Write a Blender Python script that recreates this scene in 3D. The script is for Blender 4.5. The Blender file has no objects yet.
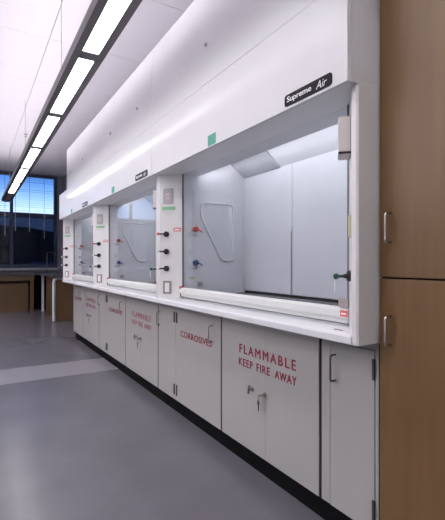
import bpy, bmesh, math, random
from mathutils import Vector, Matrix
random.seed(4)
S = bpy.context.scene
C = S.collection

# ------------------------------------------------------------------ camera
CAMZ = 1.16
cam_d = bpy.data.cameras.new('camera'); cam = bpy.data.objects.new('camera', cam_d); C.objects.link(cam)
cam.location = (0, -1.2, CAMZ); cam.rotation_euler = (math.radians(90), 0, math.radians(59.07))
cam_d.sensor_fit = 'AUTO'; cam_d.sensor_width = 36; cam_d.lens = 418 / 520 * 36
cam_d.shift_y = 2 / 520; cam_d.clip_start = 0.05; cam_d.clip_end = 500
S.camera = cam

# ------------------------------------------------------------------ world and exposure
SKY = 1.9
LENS = 12
UP = 15
HOODFILL = 7.0
w = bpy.data.worlds.new('sky'); S.world = w; w.use_nodes = True
nt = w.node_tree; bg = nt.nodes['Background']
tc = nt.nodes.new('ShaderNodeTexCoord'); sx = nt.nodes.new('ShaderNodeSeparateXYZ')
rp = nt.nodes.new('ShaderNodeValToRGB')
nt.links.new(tc.outputs['Generated'], sx.inputs[0]); nt.links.new(sx.outputs['Z'], rp.inputs[0])
nt.links.new(rp.outputs[0], bg.inputs['Color'])
e = rp.color_ramp.elements
e[0].position = 0.0; e[0].color = (0.62, 0.78, 1, 1)
e[1].position = 1.0; e[1].color = (0.03, 0.10, 0.30, 1)
for p, c in ((0.108, (0.55, 0.72, 1, 1)), (0.14, (0.26, 0.46, 0.88, 1)), (0.17, (0.10, 0.25, 0.58, 1)), (0.20, (0.05, 0.15, 0.40, 1))):
    k = e.new(p); k.color = c
bg.inputs['Strength'].default_value = SKY
S.view_settings.view_transform = 'Standard'; S.view_settings.look = 'None'
S.view_settings.gamma = 1; S.view_settings.use_curve_mapping = False
S.view_settings.exposure = 0.2

# added fill lights over the open floor, out of view, behind the photographer
l = bpy.data.lights.new('far_fill', 'AREA'); l.shape = 'RECTANGLE'; l.size = 2.44; l.size_y = .19; l.energy = 60; l.color = (1, .97, .96)
lo = bpy.data.objects.new('far_fill', l); C.objects.link(lo); lo.location = (-3.2, -3.6, 2.44)
l = bpy.data.lights.new('far_fill_up', 'AREA'); l.shape = 'RECTANGLE'; l.size = 9.76; l.size_y = .19; l.energy = 260; l.color = (1, .96, .98)  # added upward fill, bounced off the ceiling
lo = bpy.data.objects.new('far_fill_up', l); C.objects.link(lo); lo.location = (-5.0, -3.6, 2.52); lo.rotation_euler = (math.pi, 0, 0)

# ------------------------------------------------------------------ materials
MAT = {}
def pmat(name, col, rough=.5, metal=0, spec=.5, coat=0, noise=0, nscale=8, bump=0, emit=None, estr=0, stretch=None):
    m = bpy.data.materials.new(name); m.use_nodes = True; t = m.node_tree; b = t.nodes['Principled BSDF']
    b.inputs['Base Color'].default_value = (*col, 1); b.inputs['Roughness'].default_value = rough
    b.inputs['Metallic'].default_value = metal; b.inputs['Specular IOR Level'].default_value = spec
    b.inputs['Coat Weight'].default_value = coat; b.inputs['Coat Roughness'].default_value = .12
    if noise or bump:
        co = t.nodes.new('ShaderNodeTexCoord'); mp = t.nodes.new('ShaderNodeMapping')
        if stretch: mp.inputs['Scale'].default_value = stretch
        n = t.nodes.new('ShaderNodeTexNoise'); n.inputs['Scale'].default_value = nscale; n.inputs['Detail'].default_value = 5
        t.links.new(co.outputs['Object'], mp.inputs[0]); t.links.new(mp.outputs[0], n.inputs['Vector'])
        if noise:
            r = t.nodes.new('ShaderNodeValToRGB')
            r.color_ramp.elements[0].position = .3; r.color_ramp.elements[1].position = .7
            r.color_ramp.elements[0].color = (*[c * (1 - noise) for c in col], 1)
            r.color_ramp.elements[1].color = (*[min(1, c * (1 + noise)) for c in col], 1)
            t.links.new(n.outputs['Fac'], r.inputs[0]); t.links.new(r.outputs[0], b.inputs['Base Color'])
        if bump:
            bp = t.nodes.new('ShaderNodeBump'); bp.inputs['Strength'].default_value = bump; bp.inputs['Distance'].default_value = .002
            t.links.new(n.outputs['Fac'], bp.inputs['Height']); t.links.new(bp.outputs[0], b.inputs['Normal'])
    if emit:
        b.inputs['Emission Color'].default_value = (*emit, 1); b.inputs['Emission Strength'].default_value = estr
    MAT[name] = m
    return m
def glass(name, tint, refl=.03):
    m = bpy.data.materials.new(name); m.use_nodes = True; t = m.node_tree
    for n in list(t.nodes): t.nodes.remove(n)
    o = t.nodes.new('ShaderNodeOutputMaterial'); mx = t.nodes.new('ShaderNodeMixShader')
    tr = t.nodes.new('ShaderNodeBsdfTransparent'); gl = t.nodes.new('ShaderNodeBsdfGlossy')
    lw = t.nodes.new('ShaderNodeLayerWeight'); lw.inputs['Blend'].default_value = .5      # Schlick reflectance, same from both sides
    pw = t.nodes.new('ShaderNodeMath'); pw.operation = 'POWER'; pw.inputs[1].default_value = 5
    fr = t.nodes.new('ShaderNodeMath'); fr.operation = 'MULTIPLY_ADD'; fr.inputs[1].default_value = .65; fr.inputs[2].default_value = refl
    t.links.new(lw.outputs['Facing'], pw.inputs[0]); t.links.new(pw.outputs[0], fr.inputs[0])
    tr.inputs['Color'].default_value = (*tint, 1); gl.inputs['Roughness'].default_value = .02
    t.links.new(fr.outputs[0], mx.inputs[0]); t.links.new(tr.outputs[0], mx.inputs[1])
    t.links.new(gl.outputs[0], mx.inputs[2]); t.links.new(mx.outputs[0], o.inputs['Surface'])
    MAT[name] = m
pmat('floor', (.142, .138, .158), .26, noise=.07, nscale=3, spec=.45)
pmat('floor_band', (.27, .26, .29), .28, noise=.04, nscale=4, spec=.45)
pmat('wall', (.16, .17, .22), .7, noise=.03, nscale=4)
pmat('pale_wall', (.62, .62, .63), .7, noise=.03, nscale=4)
pmat('ceiling', (.77, .735, .80), .85, noise=.02, nscale=30)
pmat('seam', (.25, .24, .26), .9)
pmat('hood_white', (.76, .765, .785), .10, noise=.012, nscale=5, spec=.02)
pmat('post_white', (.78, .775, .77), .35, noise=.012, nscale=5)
pmat('liner', (.78, .78, .81), .6, noise=.03, nscale=4)
pmat('liner_edge', (.86, .87, .89), .4)
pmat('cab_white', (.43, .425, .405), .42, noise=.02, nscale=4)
pmat('work_dark', (.16, .16, .17), .5, noise=.1, nscale=20)
pmat('black', (.012, .012, .014), .4)
pmat('toe_black', (.006, .006, .007), .8, spec=.1)
pmat('gap', (.02, .02, .02), .9)
pmat('steel', (.42, .40, .38), .32, metal=1)
pmat('chrome', (.75, .72, .68), .18, metal=1)
pmat('dark_steel', (.14, .135, .13), .4, metal=.6)
pmat('red_print', (.28, .025, .05), .6)
pmat('red', (.70, .10, .07), .4)
pmat('red_tag', (.72, .16, .17), .5)
pmat('blue', (.05, .09, .25), .4)
pmat('yellow', (.66, .66, .40), .6)
pmat('green', (.06, .36, .25), .5)
pmat('dark_green', (.01, .10, .06), .35)
pmat('green_print', (.25, .55, .30), .6)
pmat('white_print', (.85, .85, .85), .6)
pmat('grey_print', (.55, .55, .56), .6)
pmat('label_black', (.006, .006, .010), .35, spec=.1)
pmat('plate', (.46, .44, .45), .4)
pmat('outlet', (.30, .26, .23), .5)
pmat('beige', (.66, .61, .59), .5)
pmat('stop_brown', (.38, .34, .32), .5)
pmat('track', (.16, .18, .18), .5)
pmat('rail', (.74, .76, .74), .35)
pmat('lamp_cover', (.40, .41, .45), .15)
pmat('fixture', (.15, .14, .15), .45)
pmat('dead_lens', (.35, .34, .38), .5)
pmat('lens', (.9, .9, .9), .5, emit=(1, .965, .97), estr=LENS)
pmat('uplens', (.9, .9, .9), .5, emit=(1, .965, .98), estr=UP)
pmat('chamber_fill', (.9, .9, .9), .5, emit=(.95, .97, 1), estr=HOODFILL)
pmat('frame_dark', (.02, .03, .07), .45)
pmat('slat', (.22, .30, .46), .5)
pmat('cord', (.50, .52, .58), .6)
pmat('sill_grey', (.30, .31, .34), .5)
pmat('bench_top', (.06, .06, .068), .4, noise=.2, nscale=30)
pmat('leg_white', (.62, .63, .66), .4)
pmat('hill', (.06, .08, .11), .9, noise=.3, nscale=.3)
pmat('outside_pale', (.8, .85, .9), .8)
glass('sash_glass', (.93, .94, .96))
glass('clear_pane', (.86, .90, .96))
glass('dark_pane', (.11, .14, .20))
def wood(name, a, bcol, scale=(14, 14, 1.1)):
    m = bpy.data.materials.new(name); m.use_nodes = True; t = m.node_tree; b = t.nodes['Principled BSDF']
    co = t.nodes.new('ShaderNodeTexCoord'); mp = t.nodes.new('ShaderNodeMapping'); mp.inputs['Scale'].default_value = scale
    n1 = t.nodes.new('ShaderNodeTexNoise'); n1.inputs['Scale'].default_value = 1.6; n1.inputs['Detail'].default_value = 6
    n1.inputs['Distortion'].default_value = 1.0
    n2 = t.nodes.new('ShaderNodeTexNoise'); n2.inputs['Scale'].default_value = 2.2; n2.inputs['Detail'].default_value = 3
    mx = t.nodes.new('ShaderNodeMix'); mx.data_type = 'FLOAT'; mx.inputs[0].default_value = .45
    r = t.nodes.new('ShaderNodeValToRGB'); r.color_ramp.elements[0].position = .32; r.color_ramp.elements[1].position = .68
    r.color_ramp.elements[0].color = (*a, 1); r.color_ramp.elements[1].color = (*bcol, 1)
    t.links.new(co.outputs['Object'], mp.inputs[0]); t.links.new(mp.outputs[0], n1.inputs['Vector'])
    t.links.new(co.outputs['Object'], n2.inputs['Vector'])
    t.links.new(n1.outputs['Fac'], mx.inputs[2]); t.links.new(n2.outputs['Fac'], mx.inputs[3])
    t.links.new(mx.outputs[0], r.inputs[0]); t.links.new(r.outputs[0], b.inputs['Base Color'])
    b.inputs['Roughness'].default_value = .38; MAT[name] = m
wood('maple', (.160, .085, .031), (.205, .113, .043))
wood('oak_panel', (.115, .066, .030), (.155, .092, .043))

# ------------------------------------------------------------------ helpers
def obj(name, bm, mat, parent=None, smooth=False):
    me = bpy.data.meshes.new(name); bmesh.ops.recalc_face_normals(bm, faces=bm.faces); bm.to_mesh(me); bm.free()
    if smooth:
        for p in me.polygons: p.use_smooth = True
    me.materials.append(MAT[mat]); o = bpy.data.objects.new(name, me); C.objects.link(o)
    if parent is not None: o.parent = parent
    return o
def link_mesh(name, me, parent=None, loc=(0, 0, 0)):
    o = bpy.data.objects.new(name, me); C.objects.link(o); o.location = loc
    if parent is not None: o.parent = parent
    return o
def tag(o, label, cat, group=None):
    o['label'] = label; o['category'] = cat
    if group: o['group'] = group
    return o
def struct(o, label=None):
    o['kind'] = 'structure'
    if label: o['label'] = label
    return o
def thing(name, loc, label=None, cat=None, group=None, rz=0):
    o = bpy.data.objects.new(name, None); o.empty_display_size = .1; C.objects.link(o); o.location = loc; o.rotation_euler = (0, 0, rz)
    if label: tag(o, label, cat, group)
    return o
def box(x0, x1, y0, y1, z0, z1, bev=0, seg=2, bm=None):
    own = bm is None
    if own: bm = bmesh.new()
    x0, x1 = min(x0, x1), max(x0, x1); y0, y1 = min(y0, y1), max(y0, y1); z0, z1 = min(z0, z1), max(z0, z1)
    g = bmesh.ops.create_cube(bm, size=1)
    for v in g['verts']:
        v.co = Vector(((x0 + x1) / 2 + v.co.x * (x1 - x0), (y0 + y1) / 2 + v.co.y * (y1 - y0), (z0 + z1) / 2 + v.co.z * (z1 - z0)))
    if bev:
        es = list({ed for v in g['verts'] for ed in v.link_edges})
        bmesh.ops.bevel(bm, geom=es, offset=bev, segments=seg, affect='EDGES', profile=.6)
    return bm
def prism(pts, axis, a, b, bm=None, bev=0):
    """pts polygon in the two other axes (x: (y,z); y: (x,z); z: (x,y)) extruded from a to b along axis"""
    if bm is None: bm = bmesh.new()
    def P(p, h): return {'x': (h, p[0], p[1]), 'y': (p[0], h, p[1]), 'z': (p[0], p[1], h)}[axis]
    lo = [bm.verts.new(P(p, a)) for p in pts]; hi = [bm.verts.new(P(p, b)) for p in pts]
    n = len(pts); bm.faces.new(lo[::-1]); bm.faces.new(hi)
    for i in range(n): bm.faces.new((lo[i], lo[(i + 1) % n], hi[(i + 1) % n], hi[i]))
    bmesh.ops.recalc_face_normals(bm, faces=bm.faces)
    if bev: bmesh.ops.bevel(bm, geom=list(bm.edges), offset=bev, segments=2, affect='EDGES', profile=.6)
    return bm
def tube(pts, r, n=10, bm=None, closed=False):
    if bm is None: bm = bmesh.new()
    pts = [Vector(p) for p in pts]; m = len(pts); rings = []; up = None
    for i, p in enumerate(pts):
        if closed: d = (pts[(i + 1) % m] - pts[i - 1]).normalized()
        else: d = (pts[min(i + 1, m - 1)] - pts[max(i - 1, 0)]).normalized()
        if up is None:
            up = Vector((0, 0, 1)) if abs(d.z) < .9 else Vector((0, 1, 0))
        up = (up - d * up.dot(d))
        if up.length < 1e-5: up = d.orthogonal()
        up.normalize(); s = d.cross(up)
        rr = r[i] if isinstance(r, (list, tuple)) else r
        rings.append([bm.verts.new(p + (up * math.cos(2 * math.pi * k / n) + s * math.sin(2 * math.pi * k / n)) * rr) for k in range(n)])
    rng = m if closed else m - 1
    for i in range(rng):
        A, B = rings[i], rings[(i + 1) % m]
        for k in range(n): bm.faces.new((A[k], A[(k + 1) % n], B[(k + 1) % n], B[k]))
    if not closed:
        bm.faces.new(rings[0][::-1]); bm.faces.new(rings[-1])
    return bm
def rounded(pts, r, n=5):
    """round the corners of a polyline (open: first and last kept)"""
    out = [Vector(pts[0])]
    for i in range(1, len(pts) - 1):
        a, b, c = Vector(pts[i - 1]), Vector(pts[i]), Vector(pts[i + 1])
        p = b + (a - b).normalized() * r; q = b + (c - b).normalized() * r
        for k in range(n + 1):
            s = k / n; out.append(p * (1 - s) ** 2 + b * 2 * s * (1 - s) + q * s * s)
    out.append(Vector(pts[-1])); return out
def text(name, body, width, cap, mat, parent, mtx, spacing=1.0, bold=0, shear=0):
    """flat lettering; width and cap height in metres; mtx places it: local x right, local y up, lower-left origin"""
    cu = bpy.data.curves.new(name, 'FONT'); cu.body = body; cu.space_character = spacing; cu.extrude = 0; cu.shear = shear
    cu.resolution_u = 3; cu.offset = 0
    to = bpy.data.objects.new(name, cu); C.objects.link(to); bpy.context.view_layer.update()
    me = bpy.data.meshes.new_from_object(to.evaluated_get(bpy.context.evaluated_depsgraph_get()))
    C.objects.unlink(to); bpy.data.objects.remove(to); bpy.data.curves.remove(cu)
    xs = [v.co.x for v in me.vertices]; ys = [v.co.y for v in me.vertices]
    x0, x1, y0, y1 = min(xs), max(xs), min(ys), max(ys)
    bm = bmesh.new(); bm.from_mesh(me)
    for v in bm.verts:
        v.co = mtx @ Vector(((v.co.x - x0) / (x1 - x0) * width, (v.co.y - y0) / (y1 - y0) * cap, 0))
    bpy.data.meshes.remove(me)
    if bold:          # heavier strokes: shifted layers of the same vinyl letters
        src = list(bm.faces)
        for dx, dy, k in ((bold, 0, 1), (bold * .5, bold * .45, 2)):
            g = bmesh.ops.duplicate(bm, geom=src)
            off = mtx.to_3x3() @ Vector((dx, dy, .00005 * k))
            for v in g['geom']:
                if isinstance(v, bmesh.types.BMVert): v.co += off
    return obj(name, bm, mat, parent)
def front(x, y, z):      # lettering frame on a face that looks to -Y
    return Matrix(((1, 0, 0, x), (0, 0, -1, y), (0, 1, 0, z), (0, 0, 0, 1)))
def pull(name, parent, x, y, z0, z1, out=.03, r=.0045, mat='steel'):
    """upright D-shaped wire pull on a face at y looking to -Y"""
    p = rounded([(x, y, z1), (x, y - out, z1), (x, y - out, z0), (x, y, z0)], .012)
    return obj(name, tube(p, r, 8), mat, parent, True)
def disc(name, parent, c, nrm, r, h, mat, n=20, dome=0):
    c = Vector(c); nrm = Vector(nrm).normalized()
    pts = [c, c + nrm * h]; rr = [r, r]
    if dome: pts += [c + nrm * (h + dome * .7), c + nrm * (h + dome)]; rr += [r * .7, r * .15]
    return obj(name, tube(pts, rr, n), mat, parent, False)

# ------------------------------------------------------------------ the room
XW, XE, YB, YF, ZC = -11.4, 2.6, .85, -6.0, 3.38
floor = struct(obj('floor', box(XW, XE, YF, YB, -.06, 0), 'floor'), 'grey polished vinyl floor')
obj('floor_band', box(-5.08, -4.46, YF, .19, 0, .0012), 'floor_band', floor)['label'] = 'pale grey band across the floor'
ceil = struct(obj('ceiling', box(XW, XE, YF, YB, ZC + .012, ZC + .08), 'seam'), 'off-white panelled ceiling')
tx, ty = 1.1, 1.2
tile_me = None
xs0 = -6.65
ix = [xs0 + k * tx for k in range(-5, 9)]; iy = [-.54 + k * ty for k in range(-5, 2)]
for x in ix:
    for y in iy:
        a, b = max(x, XW), min(x + tx, XE); c, d = max(y, YF), min(y + ty, YB)
        if b - a < .05 or d - c < .05: continue
        full = abs(b - a - tx) < 1e-6 and abs(d - c - ty) < 1e-6
        if full:
            if tile_me is None:
                t0 = obj('ceiling_panel', box(.003, tx - .003, .003, ty - .003, 0, .012, .002, 1), 'ceiling', ceil); tile_me = t0.data; t0.location = (x, y, ZC)
            else: link_mesh('ceiling_panel', tile_me, ceil, (x, y, ZC))
        else: obj('ceiling_panel', box(a + .003, b - .003, c + .003, d - .003, ZC, ZC + .012, .002, 1), 'ceiling', ceil)
struct(obj('wall_back', box(XW, XE, YB, YB + .1, 0, ZC + .08), 'wall'), 'grey wall behind the fume hoods')
struct(obj('wall_right', box(XE, XE + .1, YF, YB, 0, ZC + .08), 'pale_wall'), 'pale end wall')
struct(obj('wall_front', box(XW, XE, YF - .1, YF, 0, ZC + .08), 'pale_wall'), 'pale wall across the room')
# window wall
WZ0, WZ1, TR0, TR1 = 1.06, 3.33, 2.27, 2.37
WY1, WY0 = .64, -4.37
bm = box(XW - .2, XW, YF, YB, 0, WZ0 - .1); box(XW - .2, XW, YF, YB, WZ1 + .02, ZC + .08, bm=bm)
box(XW - .2, XW, WY1 + .04, YB, WZ0 - .1, WZ1 + .02, bm=bm); box(XW - .2, XW, YF, WY0 - .05, WZ0 - .1, WZ1 + .02, bm=bm)
struct(obj('wall_left', bm, 'wall'), 'grey wall around the window band')
win = struct(thing('window_1', (XW, -1.86, WZ0)), 'dark framed window band with clear upper and dark tinted lower panes')
def wpart(name, bm, mat):
    for v in bm.verts: v.co -= Vector((XW, -1.86, WZ0))
    return obj(name, bm, mat, win)
wpart('window_sill', box(XW - .12, XW + .06, WY0 - .05, WY1 + .04, WZ0 - .11, WZ0 - .05, .006), 'sill_grey')
wpart('bottom_frame', box(XW - .12, XW + .01, WY0 - .05, WY1 + .04, WZ0 - .05, WZ0 + .04), 'frame_dark')
wpart('top_frame', box(XW - .12, XW + .01, WY0 - .05, WY1 + .04, WZ1 - .02, WZ1 + .02), 'frame_dark')
wpart('transom', box(XW - .12, XW + .015, WY0, WY1, TR0, TR1), 'frame_dark')
mull = [.60 + .04] + [-.37 - k for k in range(4)] + [WY0]
for y in mull:
    wpart('mullion', box(XW - .12, XW + .012, y - .035, y + .035, WZ0 + .04, WZ1 - .02), 'frame_dark')
for a, b in zip(mull[1:], mull[:-1]):
    wpart('upper_pane', box(XW - .07, XW - .06, a + .03, b - .03, TR1 - .01, WZ1 - .01), 'clear_pane')
    wpart('lower_pane', box(XW - .07, XW - .06, a + .03, b - .03, WZ0 + .03, TR0 + .01), 'dark_pane')
# outside
hb = bmesh.new(); prev = []
for k in range(25):
    y = -60 + k * 5
    h = 5.3 + .9 * math.sin(y * .06 + 2.6) - .045 * (y - 6) + .3 * math.sin(y * .31)
    prev.append((y, max(1.8, h)))
prism([(-60, -4)] + prev + [(60, -4)], 'x', -70, -62, hb)
struct(obj('hillside', hb, 'hill'), 'dark hillside beyond the window')
struct(obj('outside_ground', box(-62, XW - .8, -60, 60, -4, -3.5), 'hill'), 'dark ground outside')
tag(obj('low_parapet', box(-30.4, -30, 2.1, 3.5, -3.5, 1.17), 'outside_pale'), 'pale strip outside low in the dark window', 'parapet')

# venetian blinds on the two bays in view
def blind(y0, y1, label, cords):
    yc = (y0 + y1) / 2; t = thing('venetian_blind', (XW + .035, yc, 3.31), label, 'blind', 'venetian blinds on the upper window panes')
    L = (y1 - y0) / 2 - .045
    obj('head_rail', box(-.02, .02, -L, L, -.045, 0, .003), 'frame_dark', t)
    sm = None
    for k in range(18):
        z = -.075 - k * .0475
        if sm is None:
            s = obj('slat', prism([(-.021, -.002), (0, .0018), (.021, -.002), (.021, -.0032), (0, .0006), (-.021, -.0032)], 'y', -L, L), 'slat', t)
            sm = s.data; s.location = (0, 0, z)
        else: s = link_mesh('slat', sm, t, (0, 0, z))
        s.rotation_euler = (0, math.radians(random.uniform(-6, 6) + (16 if k in (5, 10) else 0)), math.radians(random.uniform(-.15, .15) + (.6 if k in (5, 10) else 0)))
    obj('bottom_rail', box(-.02, .02, -L, L, -.945, -.93, .003), 'slat', t)
    for yy, zb in cords:
        obj('ladder_cord', tube([(.024, yy - yc, -.03), (.024, yy - yc, -.93)], .004, 6), 'frame_dark', t)
        obj('pull_cord', tube([(.028, yy - yc, -.93), (.028, yy - yc, zb - 3.31)], .0065, 6), 'cord', t)
blind(-.37, .64, 'white-lit venetian blind in the upper pane nearest the fume hoods', ((-.29, 1.92), (.02, 1.90), (.36, 1.74)))
blind(-1.37, -.37, 'venetian blind in the upper pane behind the end of the hanging lamp', ((-1.2, 1.92), (-.9, 1.9), (-.52, 1.8)))

# ------------------------------------------------------------------ hanging lamp row
LY, LZ, LW = -.575, 2.444, .188
lx0, lx1 = -9.95, 2.26
t = thing('linear_pendant_light', (-5, LY, LZ), 'long dark grey hanging strip light with white lit panels under the ceiling', 'light')
def lp(name, bm, mat):
    for v in bm.verts: v.co -= Vector((-5, LY, LZ))
    return obj(name, bm, mat, t)
yl, yr = LY - LW / 2, LY + LW / 2
lp('side_rail', box(lx0, lx1, yl, yl + .046, LZ, LZ + .07, .003), 'fixture')
lp('side_rail', box(lx0, lx1, yr - .046, yr, LZ, LZ + .07, .003), 'fixture')
segs = [-8.77 + k * 1.22 for k in range(9)]
for k, x in enumerate([-9.95] + segs):
    x2 = min(x + (1.18 if k == 0 else 1.22), lx1)
    if x2 - x < .1: continue
    lp('lit_panel' if k else 'unlit_panel', box(x + .02, x2 - .02, yl + .046, yr - .046, LZ + .006, LZ + .012), 'lens' if k else 'dead_lens')
    lp('crossbar', box(x - .05, x + .05, yl + .044, yr - .044, LZ - .001, LZ + .06), 'fixture')
    lp('uplight_panel', box(x + .02, x2 - .02, yl + .05, yr - .05, LZ + .068, LZ + .074), 'uplens')
lp('crossbar', box(lx1 - .02, lx1, yl + .044, yr - .044, LZ + .001, LZ + .06), 'fixture')
for x in (-9.0, -6.3, -3.6, -.9, 1.8):
    lp('suspension_cable', tube([(x, LY, LZ + .05), (x, LY, ZC)], .0025, 6), 'steel')
t = thing('sprinkler_head', (-7.98, -.40, ZC), 'tiny steel sprinkler head in the ceiling beside the hanging light', 'sprinkler')
obj('escutcheon', tube([(0, 0, 0), (0, 0, -.006)], .03, 14), 'chrome', t)
obj('nozzle', tube([(0, 0, -.006), (0, 0, -.04), (0, 0, -.042), (0, 0, -.046)], [.008, .008, .02, .02], 10), 'chrome', t)

# ------------------------------------------------------------------ fume hoods
YT = -.002               # front of the posts
YP = -.055               # header face
HZ0, HZ1, HZ2 = 1.806, 2.177, 2.73
WB = .125
def build_hood(xr, xl, label, upper_left=None, right_end=False, left_end=False, yellow=True):
    """xr right outer edge, xl left outer edge (xl < xr)"""
    xc = (xr + xl) / 2; W = xr - xl; h = W / 2 - .002
    T = thing('fume_hood', (xc, 0, .845), label, 'fume hood', 'fume hoods in a row')
    oz = .845
    def part(name, bm, mat, parent=T, smooth=False):
        for v in bm.verts: v.co.z -= oz
        return obj(name, bm, mat, parent, smooth)
    tip = .028
    # posts with 45 degree inner faces
    for s in (1, -1):
        pts = [(s * h, .16), (s * h, YT + .006), (s * (h - .008), YT), (s * (h - tip), YT), (s * (h - tip - WB), YT + WB), (s * (h - tip - WB), .16)]
        part('side_post', prism(pts, 'z', .855, HZ0 + .002), 'post_white')
        part('end_panel', box(s * h, s * (h - .02), .16, .80, .848, HZ0), 'post_white')
        part('sash_track', box(s * (h - tip - WB - .001), s * (h - tip - WB - .012), .124, .134, .90, HZ0), 'track')
        li = h - tip - WB + .01
        part('side_liner', box(s * li, s * (li + .012), .16, .70, .88, 2.2), 'liner')
    hi = h - tip - WB + .01      # inner half width
    # header, upper casing, underside
    part('header_panel', box(-h, h, YP, -.035, HZ0, HZ1 - .001, .0015), 'hood_white')
    part('header_underside', box(-h, h, -.035, .27, HZ0 + .001, HZ0 + .02), 'post_white')
    for s in (1, -1): part('header_end', box(s * h, s * (h - .015), -.0345, .80, HZ0 + .0205, 2.1675), 'hood_white')
    part('header_back', box(-hi, hi, .255, .27, HZ0 + .02, 2.16), 'liner')
    ul = -h if upper_left is None else upper_left - xc
    part('upper_casing', box(ul, h, YP - .001, .80, HZ1 - .0005, HZ2, .0015), 'hood_white')
    part('casing_top', box(-h, h, -.034, .80, 2.168, HZ1), 'post_white')
    part('roof', prism([(.255, 2.168), (.70, 1.82), (.712, 1.83), (.712, 1.86), (.27, 2.18)], 'x', -hi, hi), 'liner')
    part('chamber_fill', box(-.74, .74, .272, .295, 1.86, 1.93, .006), 'chamber_fill')  # added glowing strip, hidden behind the header, brightens the chamber
    # lamp cover on the roof
    d = Vector((0, .445, -.348)).normalized(); n = Vector((0, -d.z, d.y)) * -1
    n = Vector((0, -.348, -.445)).normalized()
    P0 = Vector((-hi + .01, .40, 2.168 - (.40 - .255) * .782)); L = .355
    bm = bmesh.new(); q = []
    for off in (.001, .010):
        for (xx, l) in ((0, 0), (.46, 0), (.46, L), (0, L)): q.append(bm.verts.new(P0 + Vector((xx, 0, 0)) + d * l + n * off))
    for f in ((0, 1, 2, 3), (7, 6, 5, 4), (0, 4, 5, 1), (1, 5, 6, 2), (2, 6, 7, 3), (3, 7, 4, 0)): bm.faces.new([q[i] for i in f])
    lc = part('lamp_cover', bm, 'lamp_cover')
    for xx in (.05, .42):
        c = P0 + Vector((xx, 0, 0)) + d * .17 + n * .008
        b = tube([c, c + n * .012], .014, 12); part('bolt', b, 'liner_edge', lc)
    # back wall of the chamber: baffles with a seam, dark slot at the base
    sx_ = (xr - 1.166) - xc
    part('back_panel', box(-hi, hi, .706, .72, .88, 1.86), 'liner')
    part('baffle', box(-hi + .002, sx_ - .0015, .68, .69, .935, 1.835, .002, 1), 'liner')
    part('baffle', box(sx_ + .0015, hi - .002, .68, .69, .935, 1.835, .002, 1), 'liner')
    part('baffle_slot', box(-hi, hi, .69, .706, .88, .93), 'gap')
    rod = part('baffle_rod', tube([(sx_, .672, .93), (sx_, .672, 1.375)], .004, 8), 'plate')
    part('rod_cap', tube([(sx_, .672, 1.37), (sx_, .672, 1.40)], .011, 10), 'liner_edge', rod)
    # work surface and sill
    part('work_surface', box(-hi, hi, .17, .706, .848, .885), 'work_dark')
    part('work_surface_lip', box(-hi, hi, .60, .675, .885, .915, .003), 'work_dark')
    sl = -h if left_end else -h
    part('sill', prism([(-.009, .856), (-.010, .858), (-.010, .882), (-.004, .888), (.012, .890), (.10, .893), (.17, .893), (.17, .848), (.01, .850)], 'x', -h + .002, h - tip * .9 if right_end else h - .002), 'hood_white')
    part('sill_slot', box(h - .115, h - .16, .040, .050, .8906, .8922), 'gap')
    # sash
    sash = thing('sash', (0, 0, 0)); sash.parent = T
    pane = part('glass_pane', box(-hi + .004, hi - .004, .130, .136, .955, HZ0 + .02), 'sash_glass', sash)
    part('sash_rail', prism([(.112, .925), (.106, .935), (.106, .962), (.118, .972), (.146, .972), (.150, .925)], 'x', -hi + .002, hi - .002), 'rail', sash)
    part('rail_lip', box(-hi + .01, hi - .01, .116, .14, .908, .924, .003), 'rail', sash)
    part('sash_tag', box(hi - .042, hi - .002, .1045, .1058, .936, .962), 'red_tag', sash)
    for zz in (.945,): part('tag_print', box(hi - .036, hi - .010, .1040, .1044, zz, zz + .006), 'white_print', sash)
    part('sash_stop', box(hi - .055, hi - .004, .108, .145, .973, 1.008, .002), 'stop_brown', sash)
    part('sash_clip', box(-hi + .006, -hi + .022, .104, .125, .962, .985, .002), 'red_tag', T)
    part('clip_pin', tube([(-hi + .014, .11, .90), (-hi + .014, .11, .963)], .004, 8), 'dark_steel', T)
    # post fittings: frame on the 45 degree faces; s=-1 left post (faces right), s=1 right post (faces left)
    def face(s, f, z, out=0):          # f: 0 at the tip, 1 at the track
        nx, ny = -s * .70711, -.70711
        x = s * (h - tip - WB * f); y = YT + WB * f
        return Vector((x + nx * out, y + ny * out, z))
    def plate(name, s, f, z0, z1, wid, th, mat, parent=T, out0=0, bev=0):
        a = Vector((-s * .70711, .70711, 0)); n_ = Vector((-s * .70711, -.70711, 0))
        c = face(s, f, 0); bm = bmesh.new(); v = []
        for o_ in (out0, out0 + th):
            for (k, z) in ((-.5, z0), (.5, z0), (.5, z1), (-.5, z1)):
                p = c + a * (k * wid) + n_ * o_; v.append(bm.verts.new((p.x, p.y, z)))
        for f_ in ((0, 1, 2, 3), (7, 6, 5, 4), (0, 4, 5, 1), (1, 5, 6, 2), (2, 6, 7, 3), (3, 7, 4, 0)): bm.faces.new([v[i] for i in f_])
        if bev: bmesh.ops.bevel(bm, geom=list(bm.edges), offset=bev, segments=1, affect='EDGES')
        return part(name, bm, mat, parent)
    def valve(s, z, f, tipmat):
        n_ = Vector((-s * .70711, -.70711, 0)); c = face(s, f, z)
        v = part('valve_handle', tube([c, c + n_ * .012, c + n_ * .016], [.021, .021, .013], 18), 'black')
        e0 = c + n_ * .010; e1 = e0 + Vector((0, -.055, 0)); e2 = e1 + Vector((0, -.022, 0))
        part('stem', tube([e0, e0 + Vector((0, -.02, 0)), e0 + Vector((0, -.024, 0)), e1], [.010, .008, .0055, .0055], 10), 'black', v)
        part('index_button', tube([e1, e1 + Vector((0, -.004, 0)), e1 + Vector((0, -.012, 0)), e2 + Vector((0, .004, 0))], [.006, .011, .011, .005], 12), tipmat, v)
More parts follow.
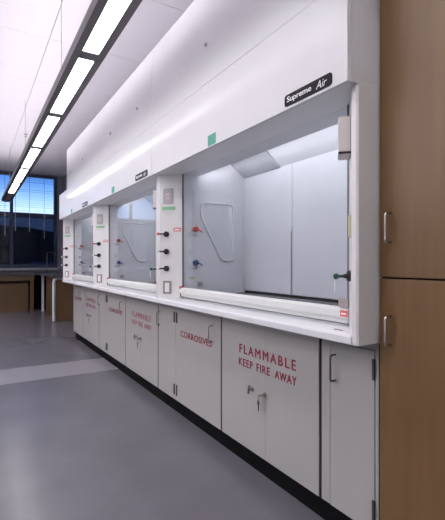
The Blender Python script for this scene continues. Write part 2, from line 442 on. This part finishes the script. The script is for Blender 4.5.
    sp = plate('switch_plate', -1, .40, 1.590, 1.705, .078, .006, 'plate', bev=.002)
    plate('switch_toggle', -1, .40, 1.625, 1.668, .030, .004, 'beige', sp, .006)
    plate('toggle_rocker', -1, .40, 1.637, 1.656, .012, .009, 'plate', sp, .006)
    plate('green_sticker', -1, .42, 1.545, 1.570, .104, .0008, 'green_print')
    for k, ww in enumerate((.092, .05)):
        plate('fine_print', -1, .42, 1.528 - k * .014, 1.532 - k * .014, ww, .0006, 'grey_print')
    rt = plate('red_sticker', -1, .80, 1.385, 1.412, .056, .0008, 'red_tag')
    plate('sticker_print', -1, .80, 1.393, 1.404, .040, .0005, 'white_print', rt, .0008)
    ot = plate('outlet_plate', -1, .36, .925, 1.020, .066, .006, 'outlet', bev=.002)
    plate('outlet_socket', -1, .36, .938, 1.007, .034, .003, 'liner_edge', ot, .006)
    for z, m in ((1.366, 'red'), (1.237, 'liner_edge'), (1.112, 'liner_edge')): valve(-1, z, .33, m)
    valve(1, 1.106, .40, 'dark_green')
    c = face(1, .40, 1.106) + Vector((-.007, -.078, 0))
    part('hanging_tag', box(c.x - .003, c.x + .003, c.y, c.y + .004, c.z - .060, c.z - .012), 'liner_edge')
    mb = plate('monitor_box', 1, .46, 1.565, 1.712, .085, .045, 'beige', bev=.003)
    plate('box_slot', 1, .46, 1.570, 1.578, .088, .046, 'gap', mb)
    plate('note_paper', 1, .20, 1.255, 1.335, .05, .009, 'yellow')
    # service nozzles on the left liner
    for z, m, yy in ((1.405, 'red', .235), (1.155, 'blue', .235)):
        x0 = -hi + .0
        nz = part('service_nozzle', tube([(x0, yy, z), (x0 + .012, yy, z), (x0 + .013, yy, z), (x0 + .045, yy, z)], [.018, .018, .010, .010], 12), m)
        part('nozzle_knob', tube([(x0 + .012, yy, z), (x0 + .018, yy, z), (x0 + .032, yy, z), (x0 + .040, yy, z)], [.012, .020, .020, .012], 14), m, nz)
        part('nozzle_spout', tube([(x0 + .02, yy + .01, z), (x0 + .03, yy + .03, z - .008), (x0 + .03, yy + .05, z - .022)], [.005, .0045, .004], 8), m, nz)
        part('nozzle_label', box(x0, x0 + .001, yy - .02, yy + .02, z - .052, z - .036), 'grey_print')
    part('yellow_sticker', box(-hi, -hi + .001, .185, .235, 1.03, 1.05), 'yellow')
    part('wall_socket', box(-hi, -hi + .004, .26, .30, .975, 1.01), 'plate')
    # access panel gasket on the left liner
    X = -hi + .005
    loop = [(X, .43, 1.612), (X, .572, 1.612), (X, .572, 1.17), (X, .47, 1.17), (X, .287, 1.50), (X, .287, 1.612), (X, .43, 1.612)]
    gp = rounded(loop, .035)[:-1]
    ap = part('access_panel', prism([(p.y, p.z) for p in gp], 'x', -hi + .001, -hi + .004), 'liner')
    part('gasket', tube(gp, .009, 8, closed=True), 'liner_edge', ap, True)
    # header badge and green label
    bx0, bx1 = h - .345, h - .072
    pts = []
    bz0, bz1 = HZ0 + .011, HZ0 + .060
    for (cx, cz, a0) in ((bx1 - .013, bz1 - .013, 0), (bx0 + .013, bz1 - .013, 90), (bx0 + .013, bz0 + .013, 180), (bx1 - .013, bz0 + .013, 270)):
        for k in range(5):
            a = math.radians(a0 + k * 22.5); pts.append((cx + .013 * math.cos(a), cz + .013 * math.sin(a)))
    bd = part('badge', prism(pts, 'y', YP - .003, YP), 'label_black'); bd['label'] = 'black rounded badge with white lettering'
    text('badge_text', 'Supreme', .146, .030, 'white_print', bd, front(bx0 + .016, YP - .0034, HZ0 + .020 - oz), .95, bold=.0022)
    text('badge_text', 'Air', .058, .030, 'white_print', bd, front(bx0 + .190, YP - .0034, HZ0 + .020 - oz), 1, shear=.3)
    part('green_label', box(h - 1.025, h - .935, YP - .0012, YP, HZ0 + .006, HZ0 + .066), 'green')
    # knobs on the upper casing
    for dx in (.28, 1.03):
        if upper_left is not None and h - dx < ul + .1: continue
        part('casing_latch', tube([(h - dx, YP - .008, 2.39), (h - dx, YP - .016, 2.39), (h - dx, YP - .02, 2.39)], [.012, .012, .006], 10), 'plate')
    return T
build_hood(-1.045, -2.945, 'nearest white fume hood, beside the maple cabinet, with its wide clear sash', right_end=True)
build_hood(-2.945, -4.868, 'middle white fume hood of the row of three')
build_hood(-4.868, -6.77, 'farthest white fume hood, at the window end of the row', upper_left=-6.17, left_end=True)

# ------------------------------------------------------------------ base cabinets
YC, CZ0, CZ1 = .13, .107, .845
def carcass(name, xr, xl, label, group=None, cat='cabinet'):
    T = thing(name, ((xr + xl) / 2, YC, 0), label, cat, group); hw = (xr - xl) / 2 - .006
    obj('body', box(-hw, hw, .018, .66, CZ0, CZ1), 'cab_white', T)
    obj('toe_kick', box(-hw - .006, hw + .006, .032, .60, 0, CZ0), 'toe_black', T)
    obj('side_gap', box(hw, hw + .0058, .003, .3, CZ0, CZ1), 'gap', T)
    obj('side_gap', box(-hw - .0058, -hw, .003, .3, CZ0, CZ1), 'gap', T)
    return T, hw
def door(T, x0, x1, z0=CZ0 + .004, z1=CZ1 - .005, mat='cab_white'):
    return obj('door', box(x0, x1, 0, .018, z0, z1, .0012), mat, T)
def hinge(T, x, z0, z1, mat='dark_steel'):
    obj('hinge', tube([(x, -.004, z0), (x, -.004, z1)], .0065, 8), mat, T)
def flammable(xr, xl, label):
    T, hw = carcass('flammable_cabinet', xr, xl, label, 'white safety cabinets under the hoods')
    ms = .03
    door(T, -hw + .002, ms - .0005); door(T, ms + .0005, hw - .002)
    text('lettering', 'FLAMMABLE', .49, .050, 'red_print', T, front(-.245 + .02, -.0006, .637), 1.35, bold=.005)
    for word, x, wd in (('KEEP', -.230, .137), ('FIRE', -.055, .117), ('AWAY', .105, .165)):
        text('lettering', word, wd, .042, 'red_print', T, front(x, -.0006, .565), 1.15, bold=.004)
    for x, rot in ((-.095, 75), (.02, 20)):
        k = obj('latch_handle', tube([(x, 0, .458), (x, -.004, .458), (x, -.005, .458), (x, -.022, .458)], [.014, .014, .007, .007], 12), 'steel', T)
        a = math.radians(rot); dx, dz = math.cos(a) * .024, math.sin(a) * .024
        obj('handle_bar', tube([(x - dx, -.024, .458 - dz), (x, -.026, .458), (x + dx, -.024, .458 + dz)], [.006, .0075, .006], 8), 'steel', k)
        if rot == 20:
            obj('key', prism([(x - .030, .405), (x - .018, .395), (x - .010, .405), (x - .012, .425), (x - .024, .427)], 'y', -.030, -.027), 'dark_steel', k)
            obj('key_blade', box(x - .021, x - .015, -.030, -.027, .372, .398), 'dark_steel', k)
            obj('key_ring', tube([(x - .018 + .008 * math.cos(q), -.0285, .433 + .008 * math.sin(q)) for q in [i * math.pi / 5 for i in range(10)]], .0015, 5, closed=True), 'steel', k)
    return T
def corrosive(xr, xl, label, narrow=False):
    T, hw = carcass('corrosive_cabinet', xr, xl, label, 'white safety cabinets under the hoods')
    if narrow:
        door(T, -hw + .002, hw - .002); sx0 = -hw
        hinge(T, -hw + .02, .70, .775); hinge(T, -hw + .02, .15, .23)
    else:
        sm = -hw + .347
        door(T, -hw + .002, sm - .001); door(T, sm + .001, hw - .002); sx0 = sm
        for zz in (.70, .15):
            hinge(T, sm - .022, zz, zz + .078); hinge(T, sm + .022, zz, zz + .078)
        pull('handle', T, -hw + .035, 0, .645, .75)
    pull('handle', T, hw - .105, 0, .645, .75)
    text('lettering', 'CORROSIVES', .468, .044, 'red_print', T, front(sx0 + .085, -.0006, .607), 1.05, bold=.0045)
    return T
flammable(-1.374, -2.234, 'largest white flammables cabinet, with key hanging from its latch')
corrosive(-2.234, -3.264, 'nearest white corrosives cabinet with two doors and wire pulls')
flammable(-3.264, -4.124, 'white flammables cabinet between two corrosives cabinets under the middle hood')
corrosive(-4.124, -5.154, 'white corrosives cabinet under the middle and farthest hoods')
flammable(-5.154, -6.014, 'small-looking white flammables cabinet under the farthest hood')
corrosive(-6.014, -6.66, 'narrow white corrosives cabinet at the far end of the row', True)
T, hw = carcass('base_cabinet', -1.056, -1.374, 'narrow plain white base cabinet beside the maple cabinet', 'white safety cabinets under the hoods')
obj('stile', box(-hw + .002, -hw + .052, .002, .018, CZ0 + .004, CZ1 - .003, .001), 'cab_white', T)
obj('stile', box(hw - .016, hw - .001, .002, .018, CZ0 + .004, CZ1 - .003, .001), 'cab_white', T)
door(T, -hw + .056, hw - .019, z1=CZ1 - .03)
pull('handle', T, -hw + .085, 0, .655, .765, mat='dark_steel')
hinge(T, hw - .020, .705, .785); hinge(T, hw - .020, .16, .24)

# ------------------------------------------------------------------ tall maple cabinet
T = thing('tall_cabinet', (-.742, .113, 0), 'tall maple cabinet with chrome pulls at the right edge', 'cabinet')
obj('body', box(-.30, .30, .02, .68, .08, 2.45), 'maple', T)
obj('toe_kick', box(-.295, .295, .06, .66, 0, .08), 'toe_black', T)
obj('reveal', box(-.301, .301, .012, .021, .08, 2.45), 'gap', T)
def mdoor(z0, z1, h0, h1):
    d = obj('door', box(-.297, .297, -.004, .0125, z0, z1, .0015), 'maple', T)
    pull('handle', d, -.250, -.004, h0, h1, out=.030, r=.005, mat='chrome')
mdoor(1.105, 2.445, 1.232, 1.338); mdoor(.085, 1.098, .858, .962)

# ------------------------------------------------------------------ far benches
t = thing('window_bench', (-11.05, -2, 0), 'dark-topped wooden bench along the window wall', 'bench')
def bp(name, bm, mat):
    for v in bm.verts: v.co -= Vector((-11.05, -2, 0))
    return obj(name, bm, mat, t)
bp('bench_top', box(-11.385, -10.72, -4.6, .10, .845, .92, .006), 'bench_top')
bp('apron', box(-10.80, -10.77, -4.55, .06, .725, .843), 'oak_panel')
bp('modesty_panel', box(-10.92, -10.90, -4.5, -.06, .0, .655), 'oak_panel')
bp('leg', box(-10.83, -10.77, -.02, .05, 0, .725), 'oak_panel')
t = thing('lab_bench', (-9.6, .5, 0), 'lab bench with white metal leg and wood panel past the hoods', 'bench')
def bq(name, bm, mat):
    for v in bm.verts: v.co -= Vector((-9.6, .5, 0))
    return obj(name, bm, mat, t)
bq('bench_top', box(-11.385, -8.56, .105, .848, .862, .915, .006), 'bench_top')
leg = [(-8.62, .16, 0), (-8.62, .16, .845), (-8.62, .70, .845)]
bm = bmesh.new(); L = rounded(leg, .09, 6); 
bq('leg_frame', tube(L, .030, 4), 'leg_white')
bq('leg', box(-10.66, -10.61, .205, .255, 0, .863, .003), 'leg_white')
bq('knee_shade', box(-11.385, -11.36, .11, .84, 0, .85), 'toe_black')  # black sheet added for the shade under the bench corner
bq('cabinet_panel', box(-9.9, -8.66, .20, .82, .0, .835), 'oak_panel')
bq('foot', box(-8.65, -8.59, .13, .19, 0, .012), 'black')
t = thing('bench_faucet', (-10.95, .37, .915), 'thin gooseneck faucet on the far bench by the window', 'faucet')
obj('faucet_base', tube([(0, 0, 0), (0, 0, .02), (0, 0, .05)], [.028, .028, .014], 12), 'dark_steel', t)
obj('gooseneck', tube(rounded([(0, 0, .04), (0, 0, .48), (0, .19, .48), (0, .19, .40)], .04), .008, 8), 'dark_steel', t)
obj('faucet_lever', tube([(0, 0, .06), (.05, -.03, .07)], .005, 6), 'steel', t)
